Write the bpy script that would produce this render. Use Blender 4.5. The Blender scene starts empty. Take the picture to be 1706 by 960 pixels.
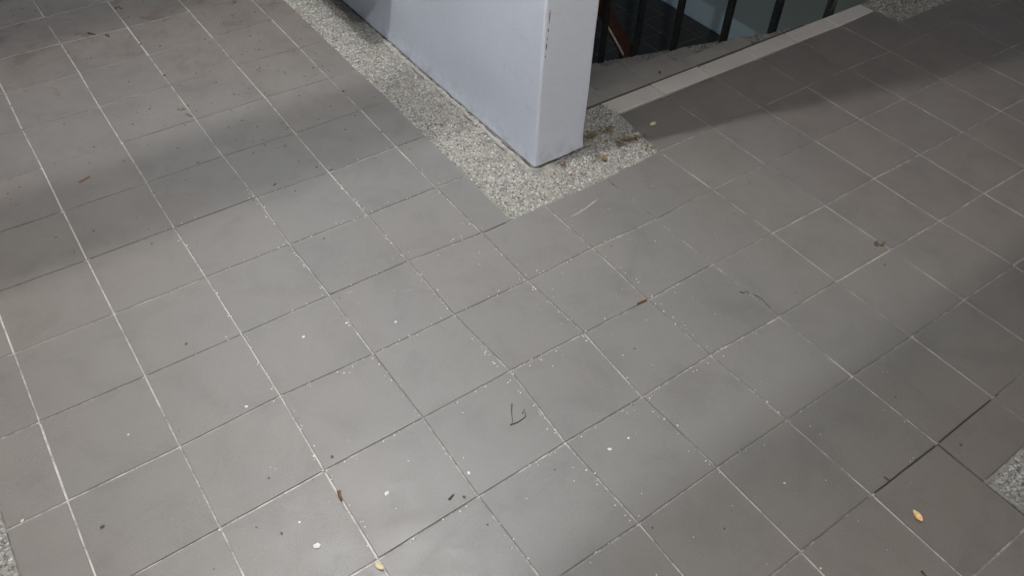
import bpy, bmesh, math, random
from mathutils import Matrix, Vector, noise
random.seed(7)

# ------------------------------------------------------------------ camera, world, light, exposure
T = 0.2                      # one floor tile = 0.2 m; every layout number below is in tiles
sc = bpy.context.scene
col = sc.collection
cam_d = bpy.data.cameras.new('camera')
cam_d.sensor_width = 36.0
cam_d.lens = 1353.95 / 1706 * 36.0
cam_d.clip_start = 0.02
cam_d.clip_end = 500
cam = bpy.data.objects.new('camera', cam_d)
col.objects.link(cam)
R = ((0.8152193559, -0.5778770106, 0.0384130500),
     (0.3930557394, 0.6007627249, 0.6961259470),
     (-0.4253523098, -0.5523968763, 0.7168912774))
CAM = (-3.12266212, -7.07379025, 6.56396306)
cam.matrix_world = Matrix(((R[0][0], R[1][0], R[2][0], CAM[0]*T),
                           (R[0][1], R[1][1], R[2][1], CAM[1]*T),
                           (R[0][2], R[1][2], R[2][2], CAM[2]*T),
                           (0, 0, 0, 1)))
sc.camera = cam

world = bpy.data.worlds.new('World')
sc.world = world
world.use_nodes = True
wn = world.node_tree.nodes
wl = world.node_tree.links
sky = wn.new('ShaderNodeTexSky')
sky.sky_type = 'NISHITA'
sky.sun_disc = False
sky.sun_elevation = math.radians(22)
sky.sun_rotation = math.radians(200)
wl.new(sky.outputs[0], wn['Background'].inputs[0])
wn['Background'].inputs[1].default_value = 0.06      # dusk: the lamps under the roof do the work

LAMPS = [((-1.8, -6.6, 12.6), 152.0), ((-0.7, 0.35, 12.6), 192.0), ((1.0, 9.5, 12.6), 46.0)]     # position in tiles, watts
sc.view_settings.view_transform = 'Standard'
sc.view_settings.look = 'None'
sc.view_settings.gamma = 1.0
sc.view_settings.use_curve_mapping = False
sc.view_settings.exposure = 0.0

# ------------------------------------------------------------------ helpers
def link_obj(name, me, mat=None, parent=None):
    o = bpy.data.objects.new(name, me)
    col.objects.link(o)
    if mat and me is not None and len(me.materials) == 0:
        me.materials.append(mat)
    if parent:
        o.parent = parent
    return o

def tag(o, label=None, cat=None, group=None, kind=None):
    if label: o['label'] = label
    if cat: o['category'] = cat
    if group: o['group'] = group
    if kind: o['kind'] = kind
    return o

def empty(name, loc):
    o = bpy.data.objects.new(name, None)
    o.empty_display_size = 0.05
    o.location = [c*T for c in loc]
    col.objects.link(o)
    return o

def mesh(name, verts, faces, smooth=False, scale=T):
    me = bpy.data.meshes.new(name)
    me.from_pydata([(v[0]*scale, v[1]*scale, v[2]*scale) for v in verts], [], faces)
    me.update()
    if smooth:
        me.polygons.foreach_set('use_smooth', [True]*len(me.polygons))
    return me

def off(o):
    "keep world placement of a child whose mesh is written in scene coordinates"
    o.matrix_parent_inverse = Matrix.Translation(-o.parent.location) if o.parent else Matrix()
    return o

BOXF = [(0, 3, 2, 1), (4, 5, 6, 7), (0, 1, 5, 4), (1, 2, 6, 5), (2, 3, 7, 6), (3, 0, 4, 7)]
def box_data(u0, u1, y0, y1, z0, z1):
    return ([(u0, y0, z0), (u1, y0, z0), (u1, y1, z0), (u0, y1, z0),
             (u0, y0, z1), (u1, y0, z1), (u1, y1, z1), (u0, y1, z1)], BOXF)

def box_mesh(name, u0, u1, y0, y1, z0, z1, bevel=0.0, seg=1):
    me = mesh(name, *box_data(u0, u1, y0, y1, z0, z1))
    if bevel:
        bm = bmesh.new(); bm.from_mesh(me)
        bmesh.ops.bevel(bm, geom=list(bm.edges), offset=bevel*T, segments=seg, profile=0.5, affect='EDGES')
        bm.to_mesh(me); bm.free()
    return me

def multi_box(name, boxes):
    V, F = [], []
    for b in boxes:
        v, f = box_data(*b)
        n = len(V); V += v; F += [tuple(i+n for i in q) for q in f]
    return mesh(name, V, F)

def project(p):
    d = [p[i]-CAM[i] for i in range(3)]
    q = [sum(R[r][i]*d[i] for i in range(3)) for r in range(3)]
    if q[2] > -0.3: return None
    return (853+1353.95*q[0]/-q[2], 480-1353.95*q[1]/-q[2])

# ------------------------------------------------------------------ materials
def new_mat(name):
    m = bpy.data.materials.new(name)
    m.use_nodes = True
    nt = m.node_tree
    return m, nt, nt.nodes, nt.links, nt.nodes['Principled BSDF']

class NB:
    "small node builder"
    def __init__(s, name):
        s.m, s.nt, s.n, s.l, s.p = new_mat(name)
        s.geo = s.n.new('ShaderNodeNewGeometry')
        s.pos = s.geo.outputs['Position']
    def sock(s, x, inp):
        if hasattr(x, 'is_linked'): s.l.new(x, inp)
        else: inp.default_value = x
    def noise(s, scale, detail=3, rough=0.55, vec=None, dist=0.0):
        t = s.n.new('ShaderNodeTexNoise')
        t.inputs['Scale'].default_value = scale; t.inputs['Detail'].default_value = detail
        t.inputs['Roughness'].default_value = rough; t.inputs['Distortion'].default_value = dist
        s.l.new(vec or s.pos, t.inputs['Vector'])
        return t.outputs['Fac']
    def voronoi(s, scale, feature='F1', out='Distance', vec=None, rnd=1.0):
        t = s.n.new('ShaderNodeTexVoronoi'); t.feature = feature
        t.inputs['Scale'].default_value = scale
        t.inputs['Randomness'].default_value = rnd
        s.l.new(vec or s.pos, t.inputs['Vector'])
        return t.outputs[out]
    def ramp(s, fac, stops):
        t = s.n.new('ShaderNodeValToRGB')
        e = t.color_ramp.elements
        while len(e) < len(stops): e.new(0.5)
        for i, (p, c) in enumerate(stops):
            e[i].position = p
            e[i].color = (c, c, c, 1) if isinstance(c, (int, float)) else (*c, 1)
        s.l.new(fac, t.inputs[0])
        return t.outputs[0]
    def mix(s, fac, a, b, mode='MIX'):
        t = s.n.new('ShaderNodeMix'); t.data_type = 'RGBA'; t.blend_type = mode
        for x, i in ((fac, 0), (a, 6), (b, 7)):
            if isinstance(x, tuple) and len(x) == 3: x = (*x, 1)
            s.sock(x, t.inputs[i])
        return t.outputs[2]
    def math(s, op, a, b=0.0, c=None, clamp=False):
        t = s.n.new('ShaderNodeMath'); t.operation = op; t.use_clamp = clamp
        s.sock(a, t.inputs[0]); s.sock(b, t.inputs[1])
        if c is not None: s.sock(c, t.inputs[2])
        return t.outputs[0]
    def attr(s, name):
        t = s.n.new('ShaderNodeAttribute'); t.attribute_name = name
        return t.outputs['Fac']
    def rnd(s):
        return s.n.new('ShaderNodeObjectInfo').outputs['Random']
    def sep(s, v):
        t = s.n.new('ShaderNodeSeparateXYZ'); s.l.new(v, t.inputs[0]); return t.outputs
    def bump(s, h, strength=0.2, dist=0.001):
        t = s.n.new('ShaderNodeBump')
        t.inputs['Strength'].default_value = strength; t.inputs['Distance'].default_value = dist
        s.l.new(h, t.inputs['Height']); s.l.new(t.outputs[0], s.p.inputs['Normal'])
    def done(s, colr, rough=0.6, spec=0.5):
        s.sock((*colr, 1) if isinstance(colr, tuple) else colr, s.p.inputs['Base Color'])
        s.sock(rough, s.p.inputs['Roughness'])
        s.p.inputs['Specular IOR Level'].default_value = spec
        return s.m

def simple(name, c, rough=0.7, var=0.25, scale=60, bump=0.2, spec=0.4):
    b = NB(name)
    n = b.noise(scale, 4)
    lo = tuple(x*(1-var) for x in c); hi = tuple(min(1, x*(1+var)) for x in c)
    colr = b.ramp(n, [(0.3, lo), (0.7, hi)])
    if bump: b.bump(n, bump, 0.001)
    return b.done(colr, rough, spec)

def tile_material(name, base, warm, dark=1.0):
    b = NB(name)
    r = b.rnd()
    big = b.noise(1.6, 4, 0.6)
    mid = b.noise(9.0, 5, 0.65, dist=0.6)
    fine = b.noise(420.0, 2, 0.6)
    grain = b.noise(1300.0, 1, 0.5)
    c = b.mix(b.ramp(big, [(0.35, 0.0), (0.65, 1.0)]), base, warm)
    c = b.mix(1.0, c, b.ramp(r, [(0.0, (0.965, 0.965, 0.97)), (0.5, (1.0, 0.997, 0.995)), (1.0, (1.03, 1.025, 1.02))]), 'MULTIPLY')
    c = b.mix(1.0, c, b.ramp(mid, [(0.25, 0.80), (0.5, 1.0), (0.8, 1.08)]), 'MULTIPLY')
    c = b.mix(1.0, c, b.ramp(fine, [(0.25, 0.80), (0.55, 1.0), (0.8, 1.16)]), 'MULTIPLY')
    c = b.mix(1.0, c, b.ramp(grain, [(0.3, 0.9), (0.7, 1.08)]), 'MULTIPLY')
    # brown dried mud, thickest far down the passage where people step in from outside
    xyz = b.sep(b.pos)
    yy = b.math('MULTIPLY_ADD', xyz[1], 1.0/T, 0.0)
    xx = b.math('MULTIPLY_ADD', xyz[0], 1.0/T, 0.0)
    zone = b.math('MULTIPLY', b.math('MULTIPLY_ADD', yy, 0.28, -0.75, clamp=True), b.math('MULTIPLY_ADD', xx, -0.5, 1.6, clamp=True))
    mud = b.math('MAXIMUM', b.ramp(b.noise(5.5, 6, 0.62, dist=0.9), [(0.52, 0.0), (0.68, 0.7)]), b.ramp(b.noise(11.0, 4, 0.6, dist=0.5), [(0.57, 0.0), (0.66, 1.0)]))
    mud = b.math('MULTIPLY', mud, b.math('MULTIPLY', zone, 0.7))
    c = b.mix(mud, c, (0.050, 0.034, 0.025))
    # warmer tint to both sides of the middle, far back and close by
    side = b.math('MULTIPLY_ADD', b.math('ABSOLUTE', b.math('ADD', xx, -1.2)), 0.24, -0.42, clamp=True)
    side = b.math('MAXIMUM', side, b.math('MULTIPLY_ADD', yy, 0.22, -0.3, clamp=True))
    side = b.math('MAXIMUM', side, b.math('MULTIPLY_ADD', yy, -0.5, -2.2, clamp=True))
    c = b.mix(b.math('MULTIPLY', side, b.ramp(b.noise(2.2, 3), [(0.3, 0.55), (0.7, 1.0)])), c, b.mix(1.0, c, (1.04, 0.93, 0.86), 'MULTIPLY'))
    film = b.ramp(b.noise(3.1, 5, 0.6, dist=0.4), [(0.52, 0.0), (0.72, 1.0)])
    c = b.mix(b.math('MULTIPLY', film, 0.16), c, (0.095, 0.080, 0.066))
    rough = b.ramp(b.noise(16.0, 7, 0.72, dist=0.5), [(0.3, 0.41), (0.7, 0.55)])
    b.bump(b.math('ADD', b.math('MULTIPLY', fine, 0.5), b.math('MULTIPLY', b.noise(30, 2), 2.4)), 0.28, 0.0006)
    return b.done(c, rough, 0.41)

M = {}
M['tile'] = tile_material('grey floor tile', (0.103, 0.099, 0.093), (0.107, 0.099, 0.092))
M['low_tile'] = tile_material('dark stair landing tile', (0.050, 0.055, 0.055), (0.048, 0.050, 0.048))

def grout_material():
    b = NB('cement grout')
    w = b.attr('wear')
    n1 = b.noise(38.0, 4, 0.7)
    n2 = b.noise(210.0, 3, 0.65)
    f = b.math('ADD', w, b.math('ADD', b.math('MULTIPLY_ADD', n1, 1.5, -0.75), b.math('MULTIPLY_ADD', n2, 0.7, -0.35)))
    c = b.ramp(f, [(0.0, (0.022, 0.018, 0.015)), (0.03, (0.082, 0.076, 0.069)), (0.45, (0.108, 0.100, 0.092)), (0.72, (0.22, 0.202, 0.182)), (1.0, (0.33, 0.305, 0.277))])
    b.bump(n2, 0.35, 0.0006)
    return b.done(c, 0.55, 0.38)
M['grout'] = grout_material()
M['pale_bed'] = simple('pale landing grout', (0.24, 0.25, 0.24), 0.95, 0.4, 80, 0.2, 0.2)
M['bed'] = simple('mortar bed', (0.20, 0.18, 0.16), 0.95, 0.4, 80, 0.4, 0.2)

def cement_material():
    b = NB('pebble wash cement')
    n = b.noise(26.0, 5, 0.65); f = b.noise(230.0, 3, 0.6)
    c = b.ramp(n, [(0.3, (0.11, 0.105, 0.096)), (0.55, (0.19, 0.178, 0.158)), (0.75, (0.26, 0.24, 0.208))])
    c = b.mix(1.0, c, b.ramp(f, [(0.3, 0.65), (0.7, 1.15)]), 'MULTIPLY')
    dirt = b.ramp(b.noise(11.0, 5, 0.7, dist=0.8), [(0.56, 0.0), (0.70, 0.6)])
    c = b.mix(dirt, c, (0.10, 0.082, 0.06))
    b.bump(f, 0.7, 0.0015)
    return b.done(c, 0.9, 0.25)
M['cement'] = cement_material()

def pebble_material():
    b = NB('washed pebbles')
    t = b.attr('tone')
    c = b.ramp(t, [(0.0, (0.04, 0.038, 0.034)), (0.16, (0.09, 0.084, 0.073)), (0.34, (0.145, 0.138, 0.124)), (0.62, (0.215, 0.206, 0.185)), (0.85, (0.265, 0.255, 0.233)), (1.0, (0.37, 0.362, 0.34))])
    dirt = b.ramp(b.noise(12.0, 5, 0.7, dist=0.8), [(0.52, 0.0), (0.70, 0.55)])
    c = b.mix(dirt, c, (0.15, 0.13, 0.10))
    b.bump(b.noise(500, 2), 0.3, 0.0006)
    return b.done(c, 0.75, 0.3)
M['pebble'] = pebble_material()

def paint_material(name, c0, c1, scuff=True):
    b = NB(name)
    big = b.noise(2.3, 4, 0.55); f = b.noise(90.0, 4, 0.6); ff = b.noise(600.0, 2, 0.5)
    c = b.mix(b.ramp(big, [(0.35, 0.0), (0.65, 1.0)]), c0, c1)
    c = b.mix(1.0, c, b.ramp(f, [(0.3, 0.965), (0.7, 1.02)]), 'MULTIPLY')
    if scuff:
        mp = b.n.new('ShaderNodeMapping'); mp.inputs['Scale'].default_value = (1, 1, 2.6)
        b.l.new(b.pos, mp.inputs['Vector'])
        s = b.ramp(b.noise(13.0, 6, 0.72, vec=mp.outputs[0], dist=0.7), [(0.60, 0.0), (0.74, 0.38)])
        c = b.mix(s, c, (0.24, 0.245, 0.26))
        z = b.sep(b.pos)[2]
        splash = b.math('MULTIPLY', b.math('MULTIPLY_ADD', z, -14.0, 1.05, clamp=True), b.ramp(b.noise(24.0, 5, 0.7, dist=0.5), [(0.46, 0.0), (0.62, 1.0)]))
        c = b.mix(b.math('MULTIPLY', splash, 0.5), c, (0.27, 0.26, 0.25))
        dots = b.ramp(b.voronoi(46.0), [(0.0, 1.0), (0.045, 1.0), (0.06, 0.0)])
        dots = b.math('MULTIPLY', dots, b.ramp(b.noise(31.0, 1), [(0.66, 0.0), (0.68, 1.0)]))
        c = b.mix(b.math('MULTIPLY', dots, 0.7), c, (0.16, 0.15, 0.15))
    b.bump(b.math('ADD', b.math('MULTIPLY', ff, 0.45), b.math('MULTIPLY', b.noise(16.0, 3), 3.0)), 0.34, 0.0012)
    return b.done(c, 0.62, 0.35)
M['wall'] = paint_material('lavender grey wall paint', (0.430, 0.452, 0.512), (0.437, 0.460, 0.520))
M['low_wall'] = paint_material('blue grey wall paint', (0.37, 0.48, 0.56), (0.40, 0.51, 0.59), False)
M['ceiling'] = simple('white ceiling paint', (0.55, 0.55, 0.54), 0.9, 0.06, 8, 0.1)
M['nosing'] = None
def nosing_material(name, c0, c1):
    b = NB(name)
    n = b.noise(8.0, 5, 0.6, dist=0.4); f = b.noise(350.0, 2)
    c = b.ramp(n, [(0.3, c0), (0.7, c1)])
    c = b.mix(1.0, c, b.ramp(f, [(0.3, 0.88), (0.7, 1.08)]), 'MULTIPLY')
    c = b.mix(1.0, c, b.ramp(b.rnd(), [(0.0, 0.93), (1.0, 1.06)]), 'MULTIPLY')
    b.bump(f, 0.2, 0.0008)
    return b.done(c, 0.6, 0.35)
M['nosing'] = nosing_material('beige stair nosing tile', (0.325, 0.292, 0.265), (0.375, 0.34, 0.308))
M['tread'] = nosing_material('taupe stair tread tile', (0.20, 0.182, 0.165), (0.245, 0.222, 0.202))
M['concrete'] = simple('stair concrete', (0.17, 0.155, 0.14), 0.9, 0.3, 40, 0.3)
M['shadow'] = simple('dark edge shadow strip', (0.045, 0.037, 0.033), 0.8, 0.3, 60, 0.2)
M['metal'] = simple('black painted steel', (0.016, 0.017, 0.018), 0.45, 0.4, 50, 0.1, 0.5)
M['redwood'] = simple('red brown handrail', (0.035, 0.012, 0.009), 0.6, 0.3, 40, 0.1, 0.5)
M['glint'] = simple('pale handrail glint', (0.42, 0.34, 0.30), 0.4, 0.15, 40, 0.0)
M['leaf_tan'] = simple('dry tan leaf', (0.52, 0.33, 0.15), 0.7, 0.35, 140, 0.4)
M['leaf_pale'] = simple('dry pale yellow leaf', (0.36, 0.30, 0.17), 0.7, 0.3, 140, 0.4)
M['leaf_brown'] = simple('rotting brown leaf', (0.095, 0.066, 0.036), 0.85, 0.6, 120, 0.4)
M['rust'] = simple('red brown twig', (0.12, 0.052, 0.03), 0.85, 0.4, 120, 0.4)
M['dark_twig'] = simple('dark twig', (0.05, 0.036, 0.027), 0.85, 0.4, 150, 0.4)
M['chip'] = simple('white paint flake and arris glint', (0.42, 0.41, 0.39), 0.85, 0.1, 100, 0.2)
M['speck'] = simple('dark grit', (0.045, 0.038, 0.032), 0.9, 0.5, 300, 0.2)
M['grit'] = simple('pale grit', (0.46, 0.44, 0.40), 0.9, 0.3, 300, 0.2)
M['crack'] = simple('dirt in crack', (0.045, 0.040, 0.034), 0.95, 0.5, 200, 0.2)
M['plaster'] = simple('grey plaster edge', (0.20, 0.192, 0.18), 0.9, 0.3, 120, 0.5)
M['scuff'] = simple('pale scuff', (0.20, 0.195, 0.185), 0.8, 0.1, 200, 0.0)

# ------------------------------------------------------------------ floor grid (corners as they lie, hand laid)
MEAS = {0: {4: (1032, 190), 5: (1108, 160), 6: (1188, 126), 7: (1265, 97), 8: (1335, 68), 9: (1401, 42), 10: (1456, 17), 1: (727, 312), 0: (612, 358), -1: (483, 407), -2: (343, 462), -3: (190, 523), -4: (23, 589)},
        -1: {-4: (65, 703), -3: (242, 627), -2: (403, 557), -1: (549, 492), 0: (680, 435), 1: (803, 388), 2: (907, 342), 3: (1010, 297), 4: (1098, 252), 5: (1187, 212), 6: (1267, 178), 7: (1344, 144), 8: (1413, 114), 9: (1483, 85), 10: (1543, 57), 11: (1598, 32)},
        -2: {-4: (112, 835), -3: (300, 745), -2: (467, 660), -1: (622, 590), 0: (757, 525), 1: (880, 468), 2: (987, 413), 3: (1093, 365), 4: (1187, 315), 5: (1275, 273), 6: (1358, 234), 7: (1433, 199), 8: (1505, 164), 9: (1569, 132), 10: (1631, 104), 11: (1684, 79)},
        -3: {-1: (705, 697), 0: (850, 618), 1: (973, 555), 2: (1080, 500), 3: (1188, 440), 4: (1287, 388), 5: (1374, 342), 6: (1456, 297), 7: (1532, 257), 8: (1603, 220), 9: (1667, 185), -2: (540, 785)},
        -4: {1: (1070, 662), 2: (1183, 592), 3: (1298, 528), 4: (1394, 469), 5: (1484, 416), 6: (1565, 368), 7: (1639, 322), -2: (630, 933), -1: (797, 828), 0: (942, 738)},
        -5: {4: (1519, 561), 5: (1606, 500), 6: (1689, 442), 0: (1065, 873), 1: (1195, 780)},
        -6: {1: (1335, 920), 2: (1453, 825), 3: (1562, 740), 4: (1655, 663)},
        1: {1: (660, 244), 0: (548, 287), -1: (427, 328), -2: (290, 379), -3: (145, 433)},
        2: {1: (602, 183), 0: (492, 222), -1: (372, 260)},
        3: {1: (548, 130), 0: (442, 162)}, 4: {1: (499, 79), 0: (394, 108)}, 5: {1: (453, 32)}}
OFFS = {}
def ground(x, y, z=0.0):
    "where the sight line of a surveyed joint meets the floor (tile units)"
    c = ((x-853)/1353.95, (480-y)/1353.95, -1.0)
    d = [sum(R[r][i]*c[r] for r in range(3)) for i in range(3)]
    t = (z-CAM[2])/d[2]
    return (CAM[0]+t*d[0], CAM[1]+t*d[1])
for j, rowd in MEAS.items():
    for i, (x, y) in rowd.items():
        g = ground(x, y)
        OFFS[(i, j)] = (max(-0.08, min(0.08, g[0]-i)), max(-0.08, min(0.08, g[1]-j)))
def corner(i, j):
    if (i, j) in OFFS:
        o = OFFS[(i, j)]
    else:
        near = [OFFS[k] for k in ((i+1, j), (i-1, j), (i, j+1), (i, j-1)) if k in OFFS]
        if near: o = (sum(a[0] for a in near)/len(near)*0.6, sum(a[1] for a in near)/len(near)*0.6)
        else:
            r = random.Random(i*91+j*7919); o = (r.uniform(-.012, .012), r.uniform(-.012, .012))
    return (i+o[0], j+o[1])

# region limits (tiles)
LB = 1.46          # tile edge beside the long wall
RB = 4.03          # tile edge on the stair side of the wall end
LS = -4.5          # left pebble strip edge
def cell_poly(i, j):
    "corner points of tile i,j after cutting it to the pebble borders, or None"
    a, b, c, d = corner(i, j), corner(i+1, j), corner(i+1, j+1), corner(i, j+1)
    lerp = lambda p, q, t: (p[0]+(q[0]-p[0])*t, p[1]+(q[1]-p[1])*t)
    if i < -5: return None
    if i == -5:
        return [lerp(a, b, .5), b, c, lerp(d, c, .5)]
    if j >= -1:
        if i == 1: return [a, lerp(a, b, LB-1), lerp(d, c, LB-1), d]
        if i in (2, 3): return None
    if j >= 0 and i >= 2: return None
    if j == -1 and i >= 10: return [a, b, lerp(b, c, .52), lerp(a, d, .52)]
    if i >= 3 and j == -7: return [lerp(a, d, .49), lerp(b, c, .49), c, d]
    if i >= 3 and j < -7: return None
    return [a, b, c, d]

def inset(poly, g):
    n = len(poly); out = []
    for k in range(n):
        p0, p, p1 = poly[k-1], poly[k], poly[(k+1) % n]
        e1 = Vector((p[0]-p0[0], p[1]-p0[1])).normalized(); e2 = Vector((p1[0]-p[0], p1[1]-p[1])).normalized()
        n1 = Vector((-e1.y, e1.x)); n2 = Vector((-e2.y, e2.x))
        m = (n1+n2); m = m/m.dot(n1)
        out.append((p[0]+m.x*g, p[1]+m.y*g))
    return out

def tile_data(poly, r, z0=0.0, gap=0.0075):
    outer = inset(poly, gap+r.uniform(-.0025, .0025)); inner = inset(outer, 0.004)
    tx, ty, dz = r.gauss(0, .0015), r.gauss(0, .0015), r.gauss(0, .0012)
    cx = sum(p[0] for p in poly)/4; cy = sum(p[1] for p in poly)/4
    V = [(p[0], p[1], z0-.05) for p in outer] + [(p[0], p[1], z0-.006+dz+tx*(p[0]-cx)+ty*(p[1]-cy)) for p in outer] \
        + [(p[0], p[1], z0+dz+tx*(p[0]-cx)+ty*(p[1]-cy)) for p in inner]
    F = [(8, 9, 10, 11)]
    for k in range(4):
        k2 = (k+1) % 4
        F += [(4+k, 4+k2, 8+k2, 8+k), (k, k2, 4+k2, 4+k)]
    return V, F

floor_me = multi_box('floor', [(-9, 2.31, -16, 16, -.75, -.045), (2.31, 10, -16, .0, -.75, -.045),
                               (10, 19.4, -16, .33, -.75, -.045), (12.5, 19.4, .33, 16, -.75, -.045), (2.31, 3.13, .0, 16, -.75, -.045)])
floor = tag(link_obj('floor', floor_me, M['bed']), kind='structure')

SV, SF = [], []
edges = {}
for j in range(-13, 15):
    for i in range(-5, 18):
        poly = cell_poly(i, j)
        if not poly: continue
        r = random.Random(i*131+j*17)
        V, F = tile_data(poly, r)
        seen = False
        for p in poly+[(sum(q[0] for q in poly)/4, sum(q[1] for q in poly)/4)]:
            s = project((p[0], p[1], 0))
            if s and -60 < s[0] < 1766 and -60 < s[1] < 1020: seen = True
        for k in range(4):
            key = tuple(sorted(((round(poly[k][0], 3), round(poly[k][1], 3)), (round(poly[(k+1) % 4][0], 3), round(poly[(k+1) % 4][1], 3)))))
            edges[key] = edges.get(key, 0)+1
        if seen:
            link_obj('tile', mesh('tile', V, F), M['tile'], floor)
        else:
            n = len(SV); SV += V; SF += [tuple(a+n for a in f) for f in F]
tag(link_obj('tile_field', mesh('tile_field', SV, SF), M['tile'], floor), kind='stuff')

# grout ribbons with their own state of wear
def wear_at(u, y, along_u, rr):
    if u > 3.2:   w = 0.72                                   # clean joints on the stair side
    elif u < -1.6: w = 0.82 if not along_u else 0.68          # left part: long joints white, cross joints faint
    else: w = 0.50
    if along_u and -2.3 < y < .5: w = 0.58
    if along_u and -4.6 < y <= -2.3 and 0 < u < 3.2: w = 0.5
    if u <= 3.2 and y > 0.5: w = 0.80 if not along_u else (0.10 if u < -.9 else 0.56)
    if y < -4.7: w = 0.50 if along_u else 0.76
    return w + rr
GV, GF, GW = [], [], []
for (p, q) in edges:
    if edges[(p, q)] < 2: continue                            # no joint against the pebble borders or the nosing
    rr = random.gauss(0, .11)
    d = Vector((q[0]-p[0], q[1]-p[1])); L = d.length
    if L < .02: continue
    d.normalize(); nrm = Vector((-d.y, d.x))*0.03
    along = abs(d.x) > abs(d.y)
    K = 8
    base = len(GV)
    for k in range(K+1):
        x = p[0]+(q[0]-p[0])*k/K; y = p[1]+(q[1]-p[1])*k/K
        w = wear_at(x, y, along, rr) + random.gauss(0, .10)
        if along and abs(y+6) < .2 and 2.1 < x < 4.0: w = -0.9      # the one joint black with dirt
        zz = -.0085 + random.uniform(-.0015, .0015) + (-.001 if along else 0)
        for s in (-1, 1):
            GV.append((x+nrm.x*s, y+nrm.y*s, zz)); GW.append(w)
        if k: GF.append((base+2*k-2, base+2*k, base+2*k+1, base+2*k-1))
gm = mesh('grout', GV, GF)
at = gm.attributes.new('wear', 'FLOAT', 'POINT')
at.data.foreach_set('value', GW)
tag(link_obj('grout', gm, M['grout'], floor), kind='stuff')

# ------------------------------------------------------------------ pebble wash borders
ICO_V = [(0, 0, 1), (.9, 0, .35), (.28, .86, .3), (-.73, .53, .4), (-.73, -.53, .3), (.28, -.86, .4), (0, 0, -.6)]
ICO_F = [(0, 1, 2), (0, 2, 3), (0, 3, 4), (0, 4, 5), (0, 5, 1), (6, 2, 1), (6, 3, 2), (6, 4, 3), (6, 5, 4), (6, 1, 5)]
def pebbles(name, rects, parent, density, zfun=lambda x, y: 0.0, keep=lambda x, y: 1.0, smin=.010, smax=.025, seed=3):
    r = random.Random(seed)
    V, F, W = [], [], []
    for (u0, u1, y0, y1) in rects:
        for _ in range(int((u1-u0)*(y1-y0)*density)):
            x, y = r.uniform(u0, u1), r.uniform(y0, y1)
            if r.random() > keep(x, y): continue
            a = r.uniform(0, 6.283); sx = r.uniform(smin, smax); sy = sx*r.uniform(.5, .95); sz = r.uniform(.008, .016)
            ca, sa = math.cos(a), math.sin(a); z = zfun(x, y)+r.uniform(-.008, .001)
            tone = min(1, max(0, r.betavariate(1.35, 1.25)))
            n = len(V)
            for (vx, vy, vz) in ICO_V:
                jx = 1+r.uniform(-.25, .25); px, py = vx*sx*jx, vy*sy*jx
                V.append((x+ca*px-sa*py, y+sa*px+ca*py, z+vz*sz)); W.append(tone)
            F += [tuple(q+n for q in f) for f in ICO_F]
    me = mesh(name, V, F)
    a = me.attributes.new('tone', 'FLOAT', 'POINT'); a.data.foreach_set('value', W)
    return tag(off(link_obj(name, me, M['pebble'], parent)), kind='stuff')

WU0, WU1, WY = 2.31, 3.125, -.362        # the painted wall's footprint
def wall_keep(x, y):
    "cement smeared over the stones beside the wall"
    dx = max(WU0-x, x-WU1, 0); dy = max(WY-y, 0)
    if WU0 < x < WU1 and y > WY: return 0
    d = math.hypot(dx, dy)
    n = noise.noise((x*2.3, y*2.3, 1.0))*.5 + noise.noise((x*6, y*6, 4.0))*.25
    k = max(1, min(3, int(math.floor(x)))); f = x-k
    if y < (corner(k, -1)[1]*(1-f)+corner(k+1, -1)[1]*f)+.008 and x < 4.2: return 0
    if y < .0 and x > corner(4, -1)[0]+(corner(4, 0)[0]-corner(4, -1)[0])*(y+1)-.01: return 0
    return max(.12, min(1.0, .35 + (d-.14)*3.0 + n*1.1))
border = link_obj('pebble_border', multi_box('pebble_border', [(LB-.1, WU1, -1.08, 16, -.04, -.007), (WU1, 4.12, -1.08, .0, -.04, -.007), (WU1, 4.0, .0, .325, -.04, -.007)]), M['cement'])
tag(border, 'speckled pebble wash border wrapping the base of the painted wall', 'paving', kind='structure')
pebbles('washed_pebbles', [(LB+.005, WU0, -1.07, 6.6), (WU0, 4.12, -1.07, WY+.02), (WU1, 4.1, WY, .31)], border, 2500, lambda x, y: -.006, wall_keep)
for nm, (a, b_, c_, d_), vis in (('left', (-9, LS-.01, -16, 16), (-5.1, LS-.02, -3.2, -1.2)),
                                 ('corner', (3.03, 10, -14, -6.525), (3.05, 4.4, -7.9, -6.54)),
                                 ('stair', (10.01, 19.4, -.47, .33), (10.03, 12.6, -.46, .32))):
    o = link_obj('pebble_border', box_mesh('pebble_border', a, b_, c_, d_, -.04, -.012), M['cement'])
    tag(o, {'left': 'sliver of pebble wash at the bottom left corner beside the tiles',
            'corner': 'pebble wash corner at the lower right edge of the tiles',
            'stair': 'dim mossy pebble wash beyond the end of the top step'}[nm], 'paving', kind='structure')
    pebbles('washed_pebbles', [vis], o, 2500, lambda x, y: -.006, (lambda x, y: 1.0) if nm != 'stair' else (lambda x, y: .75), seed=11)

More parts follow.
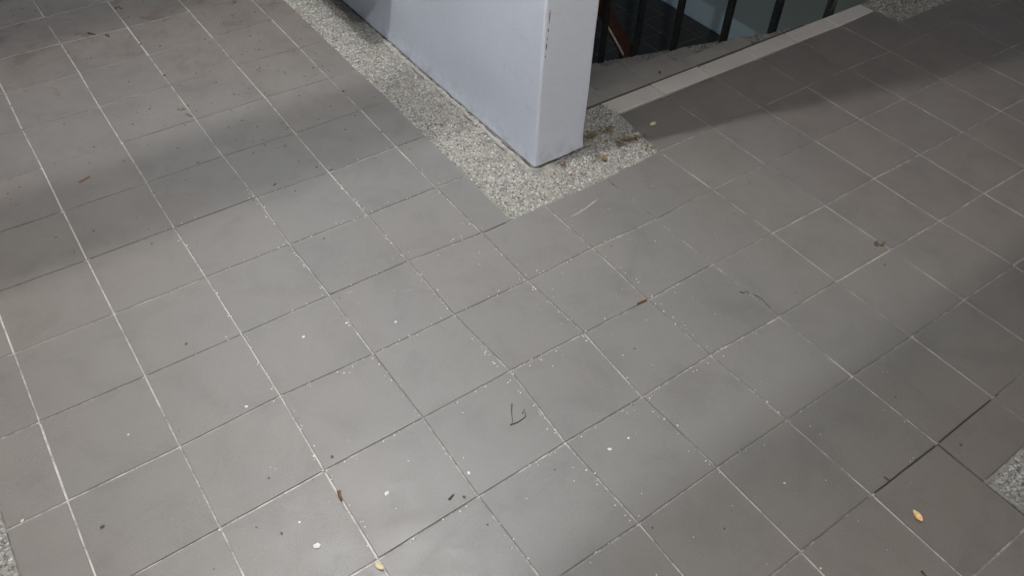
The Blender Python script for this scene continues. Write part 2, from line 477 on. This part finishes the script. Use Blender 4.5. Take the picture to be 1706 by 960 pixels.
# ------------------------------------------------------------------ painted wall
wall = empty('painted_wall', (2.7, WY, 0))
tag(wall, 'lavender grey painted wall end standing on the pebble border', 'wall')
def wall_mesh():
    bm = bmesh.new()
    # outline of the footprint (rounded arrises), extruded in rows so that the plaster can wave a little
    r = .035
    pts = []
    ny = 60
    for k in range(ny, -1, -1): pts.append((WU0, WY+r+(14-WY)*(k/ny)**1.6))
    for k in range(1, 6):
        a = math.pi+math.pi/2*k/6; pts.append((WU0+r+r*math.cos(a), WY+r+r*math.sin(a)))
    for k in range(0, 9): pts.append((WU0+r+(WU1-WU0-2*r)*k/8, WY))
    for k in range(1, 6):
        a = -math.pi/2+math.pi/2*k/6; pts.append((WU1-r+r*math.cos(a), WY+r+r*math.sin(a)))
    for k in range(0, 13): pts.append((WU1, WY+r+(14-WY)*(k/12)**1.6))
    zs = [.012, .03, .06, .1, .16, .24, .35, .5, .7, .95, 1.25, 1.6, 2.0, 2.5, 3.2, 4.5, 7, 13.2]
    rows = []
    for z in zs:
        row = []
        for k, (x, y) in enumerate(pts):
            n = noise.noise((x*1.4, y*1.4, z*1.2))*.010 + noise.noise((x*6, y*6, z*6))*.004
            flare = .02*max(0, 1-z/.35)**2
            cx, cy = 2.7, max(y, WY+.4)
            d = Vector((x-cx, y-cy)); d = d.normalized() if d.length else d
            zz = z
            if z < .02: zz = z+.018*(noise.noise((x*5, y*5, 9))+.4) if y < WY+.3 else z+.012*noise.noise((x*5, y*5, 9))
            row.append(bm.verts.new(((x+d.x*(n+flare))*T, (y+d.y*(n+flare))*T, zz*T)))
        rows.append(row)
    for a, b in zip(rows, rows[1:]):
        for k in range(len(pts)-1):
            bm.faces.new((a[k], a[k+1], b[k+1], b[k]))
    bm.normal_update()
    me = bpy.data.meshes.new('wall_face'); bm.to_mesh(me); bm.free()
    me.polygons.foreach_set('use_smooth', [True]*len(me.polygons))
    return me
wf = off(link_obj('wall_face', wall_mesh(), M['wall'], wall))

def ribbon(name, pts, w, mat, parent, nrm=(0, 0, 1), thick=.006, seed=1, jit=.35):
    "thin ragged raised strip along pts (tile units), lying on a surface of normal nrm"
    r = random.Random(seed); nv = Vector(nrm)
    V, F = [], []
    n = len(pts)
    for k, p in enumerate(pts):
        p = Vector(p); a = Vector(pts[max(0, k-1)]); b = Vector(pts[min(n-1, k+1)])
        d = (b-a).normalized(); s = d.cross(nv).normalized()
        ww = w*(1+r.uniform(-jit, jit))*(0.25 if k in (0, n-1) else 1)/2
        h = nv*thick
        V += [p-s*ww, p-s*ww*.5+h, p+s*ww*.5+h, p+s*ww]
        if k:
            o = 4*k
            F += [(o-4, o, o+1, o-3), (o-3, o+1, o+2, o-2), (o-2, o+2, o+3, o-1)]
    F += [(3, 2, 1, 0), (4*n-4, 4*n-3, 4*n-2, 4*n-1)]
    o = link_obj(name, mesh(name, V, F), mat, parent)
    return off(o) if parent else o

def wob(a, b, n, amp, seed, z=None):
    r = random.Random(seed); out = []
    for k in range(n+1):
        t = k/n
        out.append(tuple(a[i]+(b[i]-a[i])*t+(r.uniform(-amp, amp) if i < 2 else 0) for i in range(3)))
    return out
# plaster lip and the crack along the foot of the wall
ribbon('plaster_lip', wob((WU0-.085, WY-.03, -.006), (WU0-.075, 4.2, -.006), 70, .012, 2), .06, M['plaster'], wall, thick=.014, seed=3, jit=.6)
def broken(a, b, amp, w, seed, lo=.06, hi=.45, gap=.16):
    "dirt caught in stretches along a line"
    rr = random.Random(seed); A, B = Vector(a), Vector(b); L = (B-A).length; t = rr.uniform(0, gap); k = 0
    while t < L-.05:
        e = min(L, t+rr.uniform(lo, hi)); p, q = A+(B-A)*(t/L), A+(B-A)*(e/L)
        ribbon('base_crack', wob(tuple(p), tuple(q), max(3, int((e-t)/.05)), amp, seed+k), w*rr.uniform(.5, 1.3), M['crack'], wall, thick=.006, seed=seed+k, jit=.8)
        t = e+rr.uniform(.02, gap); k += 1
broken((WU0-.04, WY-.02, .0), (WU0-.035, 5.6, .0), .008, .020, 100)
broken((WU0-.13, -.3, -.002), (WU0-.12, 3.6, -.002), .014, .014, 300, .05, .3, .3)
broken((WU0-.03, WY-.03, .0), (WU1+.12, WY-.02, .0), .014, .022, 500, .10, .4, .05)
# hairline paint cracks and bump glints painted white up the arris
def on_front(u, z): return (u, WY-.006, z)
for k, (z0, z1) in enumerate(((2.03, 2.20), (1.92, 1.97), (1.82, 1.86), (1.70, 1.79), (1.60, 1.63))):
    u = WU0+.055-.012*k*.4
    ribbon('paint_crack', [on_front(u+random.uniform(-.003, .003), z0+(z1-z0)*q/3) for q in range(4)], .012, M['crack'], wall, (0, -1, 0), .004, 20+k)
for k, (z, h) in enumerate(((1.04, .012), (.90, .03), (.66, .02), (.43, .012), (.22, .02), (.06, .03))):
    ribbon('arris_glint', [(WU0+.004+.006*random.random(), WY+.006, z+h*q) for q in range(3)], .014, M['chip'], wall, (-.7, -.7, 0), .006, 40+k)
# unseen box added to shade the pebbles beside the wall
off(link_obj('shade_block', box_mesh('shade_block', 1.72, WU0-.015, 3.22, 12, 1.2, 13.2, .02), M['wall'], wall))

# ------------------------------------------------------------------ stair going down behind the wall
stair = empty('staircase', (6, .33, 0))
tag(stair, 'beige tiled staircase going down behind the painted wall', 'staircase')
SU0, SU1 = WU1+.02, 8.55
TR, RI = 1.25, .8
r = random.Random(5)
def nosing_row(z, y0, y1, u0, u1, mat, parent, name, step=1.0, thick=.14):
    u = u0; k = 0
    while u < u1-.05:
        e = min(u1, math.floor(u/step+1.001)*step)
        me = box_mesh(name, u+.008, e-.008, y0, y1+r.uniform(-.008, .008), z-thick+r.uniform(-.003, .003), z+r.uniform(-.003, .003), .012)
        off(link_obj(name, me, mat, parent))
        u = e; k += 1
nosing_row(-.001, .012, .335, 4.03, 10.0, M['nosing'], stair, 'nosing_tile')
off(link_obj('edge_shadow', box_mesh('edge_shadow', SU0, SU1, .343, .40, -.13, -.02, .01), M['shadow'], stair))  # shadow line under the landing edge, put in as a dark strip
off(link_obj('riser', multi_box('riser', [(SU0, 10, .02, .285, -.80, -.145)]), M['concrete'], stair))
for k in range(1, 11):
    z = -RI*k; y0 = .285+TR*(k-1); y1 = .335+TR*k
    st = off(link_obj('step', box_mesh('step', SU0, SU1, y0+.002, y1-.05, z-RI, z-.10), M['concrete'], stair))
    if k <= 6:
        for (a, b2, mt, nm) in ((y1-.42, y1, M['tread'], 'nosing_tile'), (y0+.012, y1-.435, M['tread'], 'tread_tile')):  # step nosings take the darker tread colour in place of dimmer light
            u = SU0
            while u < SU1-.05:
                e = min(SU1, math.floor(u+1.001))
                o = link_obj(nm, box_mesh(nm, u+.008, e-.008, a, b2, z-.098, z+r.uniform(-.003, .003), .01), mt, st)
                o.matrix_parent_inverse = Matrix()
                u = e
def kerb():
    V = []
    prof = [(.336, -.03), (.62, -.36), (13.2, -8.42), (13.2, -10), (.9, -2.2), (.336, -1.6)]
    for u in (SU1+.004, 9.47):
        V += [(u, y, z) for y, z in prof]
    n = len(prof)
    F = [tuple(range(n))[::-1], tuple(range(n, 2*n))]
    F = [tuple(range(n)), tuple(range(2*n-1, n-1, -1))]
    for k in range(n): F.append((k, n+k, n+(k+1) % n, (k+1) % n))
    return mesh('kerb', V, F)
kb = off(link_obj('kerb', kerb(), M['cement'], stair))
kz = lambda x, y: -.36-(y-.62)*.641 if y > .62 else (-.03-1.16*(y-.336))
pk = pebbles('washed_pebbles', [(SU1+.02, 9.46, .36, 7.5)], stair, 900, lambda x, y: kz(x, y)+.006, lambda x, y: .9, .02, .04, 21)

# balustrade on the kerb
bal = empty('balustrade', (9.3, .4, 0))
tag(bal, 'black steel balusters along the open side of the stair', 'railing')
HB = .062
ys = [.45, 1.48, 2.54, 3.80, 4.91, 6.01, 7.2, 8.4]
for y in ys:
    zb = kz(9.3, y)-.03
    off(link_obj('baluster', box_mesh('baluster', 9.3-HB, 9.3+HB, y-HB, y+HB, zb, 4.6+kz(9.3, y), .01), M['metal'], bal))
rv = []
for y in (.2, 9.0):
    z = 4.6-.634*(y-.45)
    rv += [(9.15, y, z), (9.45, y, z), (9.45, y, z+.25), (9.15, y, z+.25)]
off(link_obj('handrail', mesh('handrail', rv, [(0, 1, 2, 3), (7, 6, 5, 4), (0, 4, 5, 1), (1, 5, 6, 2), (2, 6, 7, 3), (3, 7, 4, 0)]), M['metal'], bal))

# ------------------------------------------------------------------ half landing below
LZ = -8.0
low = tag(link_obj('lower_landing', box_mesh('lower_landing', 9.5, 19.4, 2.5, 24, LZ-.8, LZ-.012), M['pale_bed']), kind='structure')
for i in range(9, 20):
    for j in range(7, 24):
        u0, u1 = i+.62, i+1.62
        if u0 > 19.3: continue
        u1 = min(u1, 19.38); y0, y1 = j-.19, j+.81
        if u0 < 9.6: continue
        vis = False
        for p in ((u0, y0, LZ), (u1, y1, LZ), (u0, y1, LZ), (u1, y0, LZ)):
            s = project(p)
            if s and 930 < s[0] < 1300 and -80 < s[1] < 160: vis = True
        if not vis: continue
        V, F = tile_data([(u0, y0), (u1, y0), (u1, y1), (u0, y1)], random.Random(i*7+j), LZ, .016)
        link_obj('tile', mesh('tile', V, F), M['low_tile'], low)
lw = link_obj('landing_wall', box_mesh('landing_wall', 19.42, 20.2, 0, 26, LZ-.5, 5), M['low_wall'])
tag(lw, 'blue grey wall seen between the balusters below the stair', 'wall')

hr = empty('lower_handrail', (10.2, 6.2, LZ))
tag(hr, 'red brown handrail with pale painted glint slanting up behind the leftmost baluster', 'handrail')
def slant(name, u0, u1, y0, y1, za, zb, h, mat):
    V = []
    for y, z in ((y0, za), (y1, zb)):
        V += [(u0, y, z), (u1, y, z), (u1, y, z+h), (u0, y, z+h)]
    me = mesh(name, V, [(0, 1, 2, 3), (7, 6, 5, 4), (0, 4, 5, 1), (1, 5, 6, 2), (2, 6, 7, 3), (3, 7, 4, 0)])
    bm = bmesh.new(); bm.from_mesh(me); bmesh.ops.recalc_face_normals(bm, faces=bm.faces); bm.to_mesh(me); bm.free()
    return off(link_obj(name, me, mat, hr))
slant('rail', 10.2, 10.5, 6.15, 11.0, -4.05, -.95, .26, M['redwood'])
slant('edge_glint', 10.165, 10.197, 6.15, 7.05, -3.92, -3.345, .05, M['glint'])  # glint along the rail, put into the colour as a pale strip
for y in (6.35, 9.5):
    off(link_obj('post', box_mesh('post', 10.28, 10.42, y-.07, y+.07, LZ, -4.05+(y-6.15)*.639+.02, .01), M['metal'], hr))

# ------------------------------------------------------------------ ceiling and lamps, with unseen beams added to cast floor shadows
ceil = tag(link_obj('ceiling', box_mesh('ceiling', -9, 26, -16, 24, 13.2, 13.9), M['ceiling']), kind='structure')
def shade_beam(y0, y1, z0): link_obj('shade_beam', box_mesh('shade_beam', -9, 19, y0, y1, z0, 13.19, .02), M['ceiling'], ceil)  # unseen, placed to cut the second lamp's light into floor bands
fB = (12.6-9.6)/12.6
YB = LAMPS[1][0][1]
shade_beam(YB+(-4.78-YB)*fB-1.0, YB+(-4.78-YB)*fB, 9.6)
shade_beam(YB+(6.05-YB)*fB, YB+(6.05-YB)*fB+.8, 9.6)
# unseen bar added to cast the dark band across the left tiles
y_a, y_b = YB+(.93-YB)*fB, YB+(2.55-YB)*fB
off_bar = link_obj('shade_bar', box_mesh('shade_bar', -9, -.06, y_a, y_b, 9.6, 9.75, .01), M['ceiling'], ceil)
def ceiling_lamp(pos, watts, label):
    e = empty('ceiling_lamp', pos)
    tag(e, label, 'lamp')
    V, F = [], []
    prof = [(.05, .60), (.38, .58), (.42, .50), (.30, .40), (.12, .36), (.10, .26)]
    N = 24
    for (rr, z) in prof:
        for k in range(N):
            a = 6.28318*k/N; V.append((rr*math.cos(a), rr*math.sin(a), z))
    for q in range(len(prof)-1):
        for k in range(N): F.append((q*N+k, q*N+(k+1) % N, (q+1)*N+(k+1) % N, (q+1)*N+k))
    link_obj('lamp_holder', mesh('lamp_holder', V, F, True), M['ceiling'], e)
    bmh = bmesh.new(); bmesh.ops.create_uvsphere(bmh, u_segments=20, v_segments=12, radius=.1*T)
    bmesh.ops.translate(bmh, verts=bmh.verts, vec=(0, 0, .20*T))
    me = bpy.data.meshes.new('bulb'); bmh.to_mesh(me); bmh.free()
    b = NB('lit bulb'); b.p.inputs['Emission Color'].default_value = (1, .97, .93, 1); b.p.inputs['Emission Strength'].default_value = 12
    link_obj('bulb', me, b.done((.8, .8, .78), .4), e)
    ld = bpy.data.lights.new('bulb_light', 'POINT')
    ld.energy = watts; ld.color = (.99, 1.0, 1.01); ld.shadow_soft_size = .019
    lo = bpy.data.objects.new('bulb_light', ld); col.objects.link(lo); lo.parent = e
    lo.location = (0, 0, -.02*T)
ceiling_lamp(*LAMPS[0], 'bare bulb ceiling lamp above the near bay of the passage')
ceiling_lamp(*LAMPS[1], 'bare bulb ceiling lamp above the bay beside the wall')
ceiling_lamp(*LAMPS[2], 'added bare bulb ceiling lamp lifting the light farther down the passage')  # third lamp, added to lift the far left floor

# ------------------------------------------------------------------ litter on the floor
def leaf(name, x, y, L, W, ang, mat, label, curl=.25, z=.004):
    V, F = [], []
    n = 8
    for k in range(n+1):
        t = k/n; w = W*math.sin(math.pi*min(1, t*.93+.05))**.8*(1-.25*t)
        lx = (t-.5)*L
        zc = curl*L*(t-.5)**2
        for s in (-1, -.5, 0, .5, 1):
            V.append((lx+random.uniform(-.04, .04)*L*(abs(s) == 1), s*w/2, z+zc+abs(s)*curl*w*.5+random.uniform(0, .04)*W))
    for k in range(n):
        for s in range(4): F.append((5*k+s, 5*k+s+1, 5*k+6+s, 5*k+5+s))
    nV = len(V); V += [(a, b, c-.004) for a, b, c in V]
    F += [tuple(q+nV for q in f)[::-1] for f in F]
    ca, sa = math.cos(ang), math.sin(ang)
    me = mesh(name, [(a*ca-b*sa, a*sa+b*ca, c) for a, b, c in V], F, True)
    o = link_obj(name, me, mat); o.location = (x*T, y*T, 0)
    return tag(o, label, 'leaf')

def twig(name, pts, rad, mat, label=None, cat='twig', z=.01):
    "bent tube, tapering, pts in floor tile units"
    V, F = [], []
    N = 6; n = len(pts)
    for k, p in enumerate(pts):
        p = Vector((p[0], p[1], (p[2] if len(p) > 2 else z)))
        a = Vector((*pts[max(0, k-1)][:2], 0)); b = Vector((*pts[min(n-1, k+1)][:2], 0))
        d = (b-a).normalized(); s = Vector((-d.y, d.x, 0)); rr = rad*(1-.5*k/n)*random.uniform(.8, 1.2)
        for q in range(N):
            t = 6.28318*q/N; v = p+s*rr*math.cos(t)+Vector((0, 0, rr*math.sin(t))); V.append(tuple(v))
    for k in range(n-1):
        for q in range(N): F.append((k*N+q, k*N+(q+1) % N, (k+1)*N+(q+1) % N, (k+1)*N+q))
    F += [tuple(range(N))[::-1], tuple(range((n-1)*N, n*N))]
    c = pts[0]
    me = mesh(name, [(v[0]-c[0], v[1]-c[1], v[2]) for v in V], F, True)
    o = link_obj(name, me, mat); o.location = (c[0]*T, c[1]*T, 0)
    return tag(o, label, cat) if label else o

def chip(name, x, y, s, mat, label=None, cat='flake', flat=.35, elong=1.3, z=0.0):
    r = random.Random(int(x*997+y*331)); V = []
    a = r.uniform(0, 6.28); ca, sa = math.cos(a), math.sin(a)
    for (vx, vy, vz) in ICO_V:
        k = 1+r.uniform(-.3, .3); px, py = vx*s*elong*k, vy*s*k
        V.append((ca*px-sa*py, sa*px+ca*py, (vz+.5)*s*flat))
    o = link_obj(name, mesh(name, V, ICO_F), mat); o.location = (x*T, y*T, z*T)
    return tag(o, label, cat) if label else o

G = ground
x, y = G(1527, 861); leaf('dry_leaf', x, y, .115, .075, 1.25, M['leaf_tan'], 'small tan dry leaf on the tile near the lower right corner', .5)
x, y = G(1088, 208); leaf('dry_leaf', x, y, .13, .085, .3, M['leaf_pale'], 'pale yellow leaf scrap on the tile beside the stair nosing', .5)
x, y = G(632, 945); leaf('dry_leaf', x, y, .10, .06, 1.9, M['leaf_pale'], 'pale straw leaf scrap in the joint at the bottom edge', .4)
for px, py, L, W, a, lab in ((1014, 216, .16, .07, .5, 'brown leaf scrap on the pebbles close to the stair edge'),
                             (1048, 233, .22, .11, -.3, 'largest rotting brown leaf on the pebbles near the border corner'),
                             (1030, 240, .14, .08, 1.0, 'brown leaf tucked against the larger rotting leaf on the pebbles'),
                             (1006, 266, .13, .09, 1.3, 'brown leaf in the middle of the pebbles in front of the wall'),
                             (988, 228, .20, .05, .15, 'curled brown leaf on the pebbles beside the wall corner'),
                             (941, 278, .07, .03, .9, 'tiny dark leaf on the pebbles below the wall end')):
    x, y = G(px, py); leaf('brown_leaf', x, y, L, W, a, M['leaf_brown'], lab, .35, .012)
x, y = G(1102, 118); leaf('brown_leaf', x-.02, y+.02, .12, .05, .9, M['leaf_brown'], 'brown leaf scrap on the step just below the top nosing', .3).location.z = 0
o = bpy.data.objects['brown_leaf.006'] if 'brown_leaf.006' in bpy.data.objects else None
if o:
    gx, gy = ground(1099, 121, -RI); o.location = (gx*T, gy*T, -RI*T)

def pix(*pp): return [G(*p) for p in pp]
twig('twig', pix((1062, 507), (1069, 503), (1077, 500)), .016, M['rust'], 'short rust brown twig on the tile in the middle right')
twig('twig', pix((1232, 487), (1238, 489), (1245, 486), (1247, 491)), .008, M['dark_twig'], 'dark broken twig on the tile right of the rust brown twig')
twig('twig', pix((1256, 492), (1268, 498), (1277, 508), (1284, 515)), .005, M['dark_twig'], 'thin curved dark stalk running into a joint right of centre')
twig('twig', pix((850, 709), (862, 705), (876, 695), (874, 683), (870, 690)), .006, M['dark_twig'], 'thin bent wire-like twig loop on the tile at lower centre')
twig('twig', pix((853, 674), (852, 686), (854, 705)), .005, M['dark_twig'], 'straight thin twig beside the bent twig loop')
twig('twig', pix((748, 834), (752, 829), (756, 825)), .012, M['dark_twig'], 'stubby dark twig on the tile at lower centre left')
twig('twig', pix((1472, 796), (1478, 800), (1483, 804)), .008, M['dark_twig'], 'forked dark twig at the end of the black joint')
twig('twig', pix((1534, 953), (1539, 958), (1543, 963)), .012, M['dark_twig'], 'dark twig cut off by the bottom edge near the lower right')
twig('twig', pix((296, 182), (303, 184), (310, 182)), .009, M['rust'], 'brown twig lying across a left joint, upper of two')
twig('twig', pix((310, 190), (316, 193), (321, 195)), .009, M['rust'], 'brown twig lying across a left joint, lower of two')
twig('twig', pix((132, 304), (139, 301), (145, 297), (150, 295)), .011, M['rust'], 'muddy brown twig on the left tiles inside the dark band')
twig('twig', pix((147, 55), (154, 57), (159, 57)), .016, M['dark_twig'], 'dark twig on the muddy tiles at the upper left')
twig('twig', pix((192, 14), (198, 12), (203, 15)), .018, M['dark_twig'], 'dark curled twig nearest the upper left edge')
twig('twig', pix((176, 58), (182, 62), (180, 56)), .014, M['dark_twig'], 'knotted dark twig right of another on the muddy tiles')
twig('twig', pix((565, 820), (566, 828), (569, 836)), .016, M['rust'], 'reddish scrap stuck in the joint at lower left of centre')
# dried clump near the right
cl = empty('dried_clump', (*G(1464, 407), 0)); tag(cl, 'small dried tangle of stalks on the right hand tiles', 'debris')
cx, cy = G(1464, 407)
for k in range(9):
    a = random.uniform(0, 6.28); q = (cx+random.uniform(-.05, .05), cy+random.uniform(-.05, .05))
    o = twig('stalk', [q, (q[0]+.05*math.cos(a), q[1]+.05*math.sin(a)), (q[0]+.08*math.cos(a+.5), q[1]+.08*math.sin(a+.5))], .007, M['leaf_brown'], z=.012+.006*(k % 3))
    o.parent = cl; o.location = (o.location.x-cl.location.x, o.location.y-cl.location.y, 0)
# flakes of white paint, the ones one can make out
for k, (px, py, s, lab) in enumerate(((645, 823, .028, 'white paint flake right of the reddish scrap in the joint'),
        (528, 911, .036, 'largest white paint flake near the bottom edge'),
        (1016, 749, .026, 'white paint flake, lower left of a close pair below centre'),
        (1047, 731, .020, 'white paint flake, upper right of a close pair below centre'),
        (506, 562, .022, 'white paint flake on the tile left of centre'),
        (659, 537, .022, 'white paint flake on the middle tile below the wall corner'),
        (499, 871, .014, 'small white flake above the largest white flake'),
        (411, 678, .022, 'grey white crumb on the joint at left'),
        (577, 539, .020, 'white crumb beside the joint left of centre'),
        (781, 789, .022, 'pale crumb beside the joint at lower centre'),
        (1307, 806, .016, 'white flake on the tile at lower right'),
        (1367, 948, .014, 'white speck near the bottom edge at right'),
        (214, 725, .014, 'white speck on the left tile below a joint'),
        (366, 884, .014, 'white grain on the joint crossing at lower left'),
        (37, 869, .022, 'pale crumb on the joint near the bottom left corner'))):
    x, y = G(px, py); chip('paint_flake', x, y, s*.75, M['chip'], lab)
for (px, py, s, lab) in ((172, 879, .024, 'dark brown pellet on the tile at lower left'), (310, 574, .018, 'black pellet on the left tile below centre height'),
                         (540, 398, .016, 'black grain on the tile left of the wall corner'), (274, 126, .026, 'dark pellet on a joint at the upper left'),
                         (234, 74, .024, 'dark scrap on a joint near the upper left'), (391, 4, .03, 'dark pellet at the top edge left of the pebbles'),
                         (572, 153, .03, 'brown scrap on the joint beside the pebble border')):
    x, y = G(px, py); chip('pellet', x, y, s, M['speck'], lab, 'pellet', .6, 1.1)

# dead leaf crumbs lodged in the pebbles
LC = []
_r = random.Random(31)
for (px, py, n, sp) in ((1045, 234, 46, .10), (1015, 218, 26, .06), (1004, 264, 18, .06), (985, 226, 30, .09), (1082, 246, 12, .05), (940, 276, 8, .05), (880, 235, 10, .2), (770, 185, 10, .3), (960, 290, 10, .15)):
    gx, gy = ground(px, py)
    LC += [(gx+_r.gauss(0, sp), gy+_r.gauss(0, sp*.7)) for _ in range(n)]
LC = [p for p in LC if not (p[0] > WU0-.05 and p[0] < WU1+.03 and p[1] > WY-.03)]

# grit nobody could count
def grit(name, pts, mat, label, s0, s1, seed):
    r = random.Random(seed); V, F = [], []
    for (x, y) in pts:
        s = r.uniform(s0, s1); a = r.uniform(0, 6.28); ca, sa = math.cos(a), math.sin(a); e = r.uniform(.5, 1.1); n = len(V)
        for (vx, vy, vz) in ICO_V:
            k = 1+r.uniform(-.3, .3)
            V.append((x+ca*vx*s*k-sa*vy*s*e*k, y+sa*vx*s*k+ca*vy*s*e*k, (vz+.4)*s*.45))
        F += [tuple(q+n for q in f) for f in ICO_F]
    return tag(link_obj(name, mesh(name, V, F), mat), label, 'grit', kind='stuff')
lcr = grit('leaf_crumbs', LC, M['leaf_brown'], 'brown crumbs of dead leaf lodged in the pebbles by the wall', .010, .030, 9)
lcr.location.z = .0015
r = random.Random(12)
def ok(x, y): 
    return cell_poly(math.floor(x), math.floor(y)) is not None and not (x > LB and y > -1 and x < 4)
P1 = [(r.uniform(-3.5, 1.4), r.uniform(.8, 7.8)) for _ in range(170)] + [(r.gauss(.1, .9), r.gauss(4.0, 1.6)) for _ in range(180)] + [(r.uniform(-4.3, 6), r.uniform(-6.5, 1)) for _ in range(45)]
grit('dark_grit', [p for p in P1 if ok(*p)], M['speck'], 'scattered dark grains of grit over the tiles', .007, .021, 1)
P2 = []
for _ in range(520):      # crumbs of broken grout lie along the middle joints
    i = r.choice([-2, -1, 0, 1, 2]); t = r.uniform(-5.0, 1.2)
    if r.random() < .55: P2.append((i+r.gauss(0, .022), t))
    else: P2.append((r.uniform(-2.2, 2.4), round(t)+r.gauss(0, .022)))
P2 = [p for p in P2 if ok(*p)]
grit('grout_crumbs', P2, M['grit'], 'crumbs of broken grout lying along the middle joints', .004, .011, 2)
P3 = [(r.uniform(-2.5, 4), r.uniform(-6.6, -.5)) for _ in range(150)]
grit('pale_grit', [p for p in P3 if ok(*p)], M['grit'], 'pale dust grains over the middle tiles', .003, .008, 3)
P4 = [(a+r.uniform(-.018, .018), b+r.uniform(-.018, .018)) for a, b in P2 if r.random() < .45]
grit('dark_crumbs', P4, M['speck'], 'dark dirt crumbs caught in the middle joints', .004, .009, 4)

# scuffs scratched on the tiles
for k, pp in enumerate((((950, 362), (962, 356), (975, 348), (988, 338), (996, 332)), ((570, 490), (582, 488), (592, 485)), ((668, 487), (680, 484), (690, 482)), ((766, 373), (771, 372), (774, 375)))):
    pts = [(*G(*p), .0045) for p in pp]
    ribbon('scuff_mark', pts, .022 if k == 0 else .012, M['scuff'], floor, thick=.0015, seed=60+k, jit=.5)
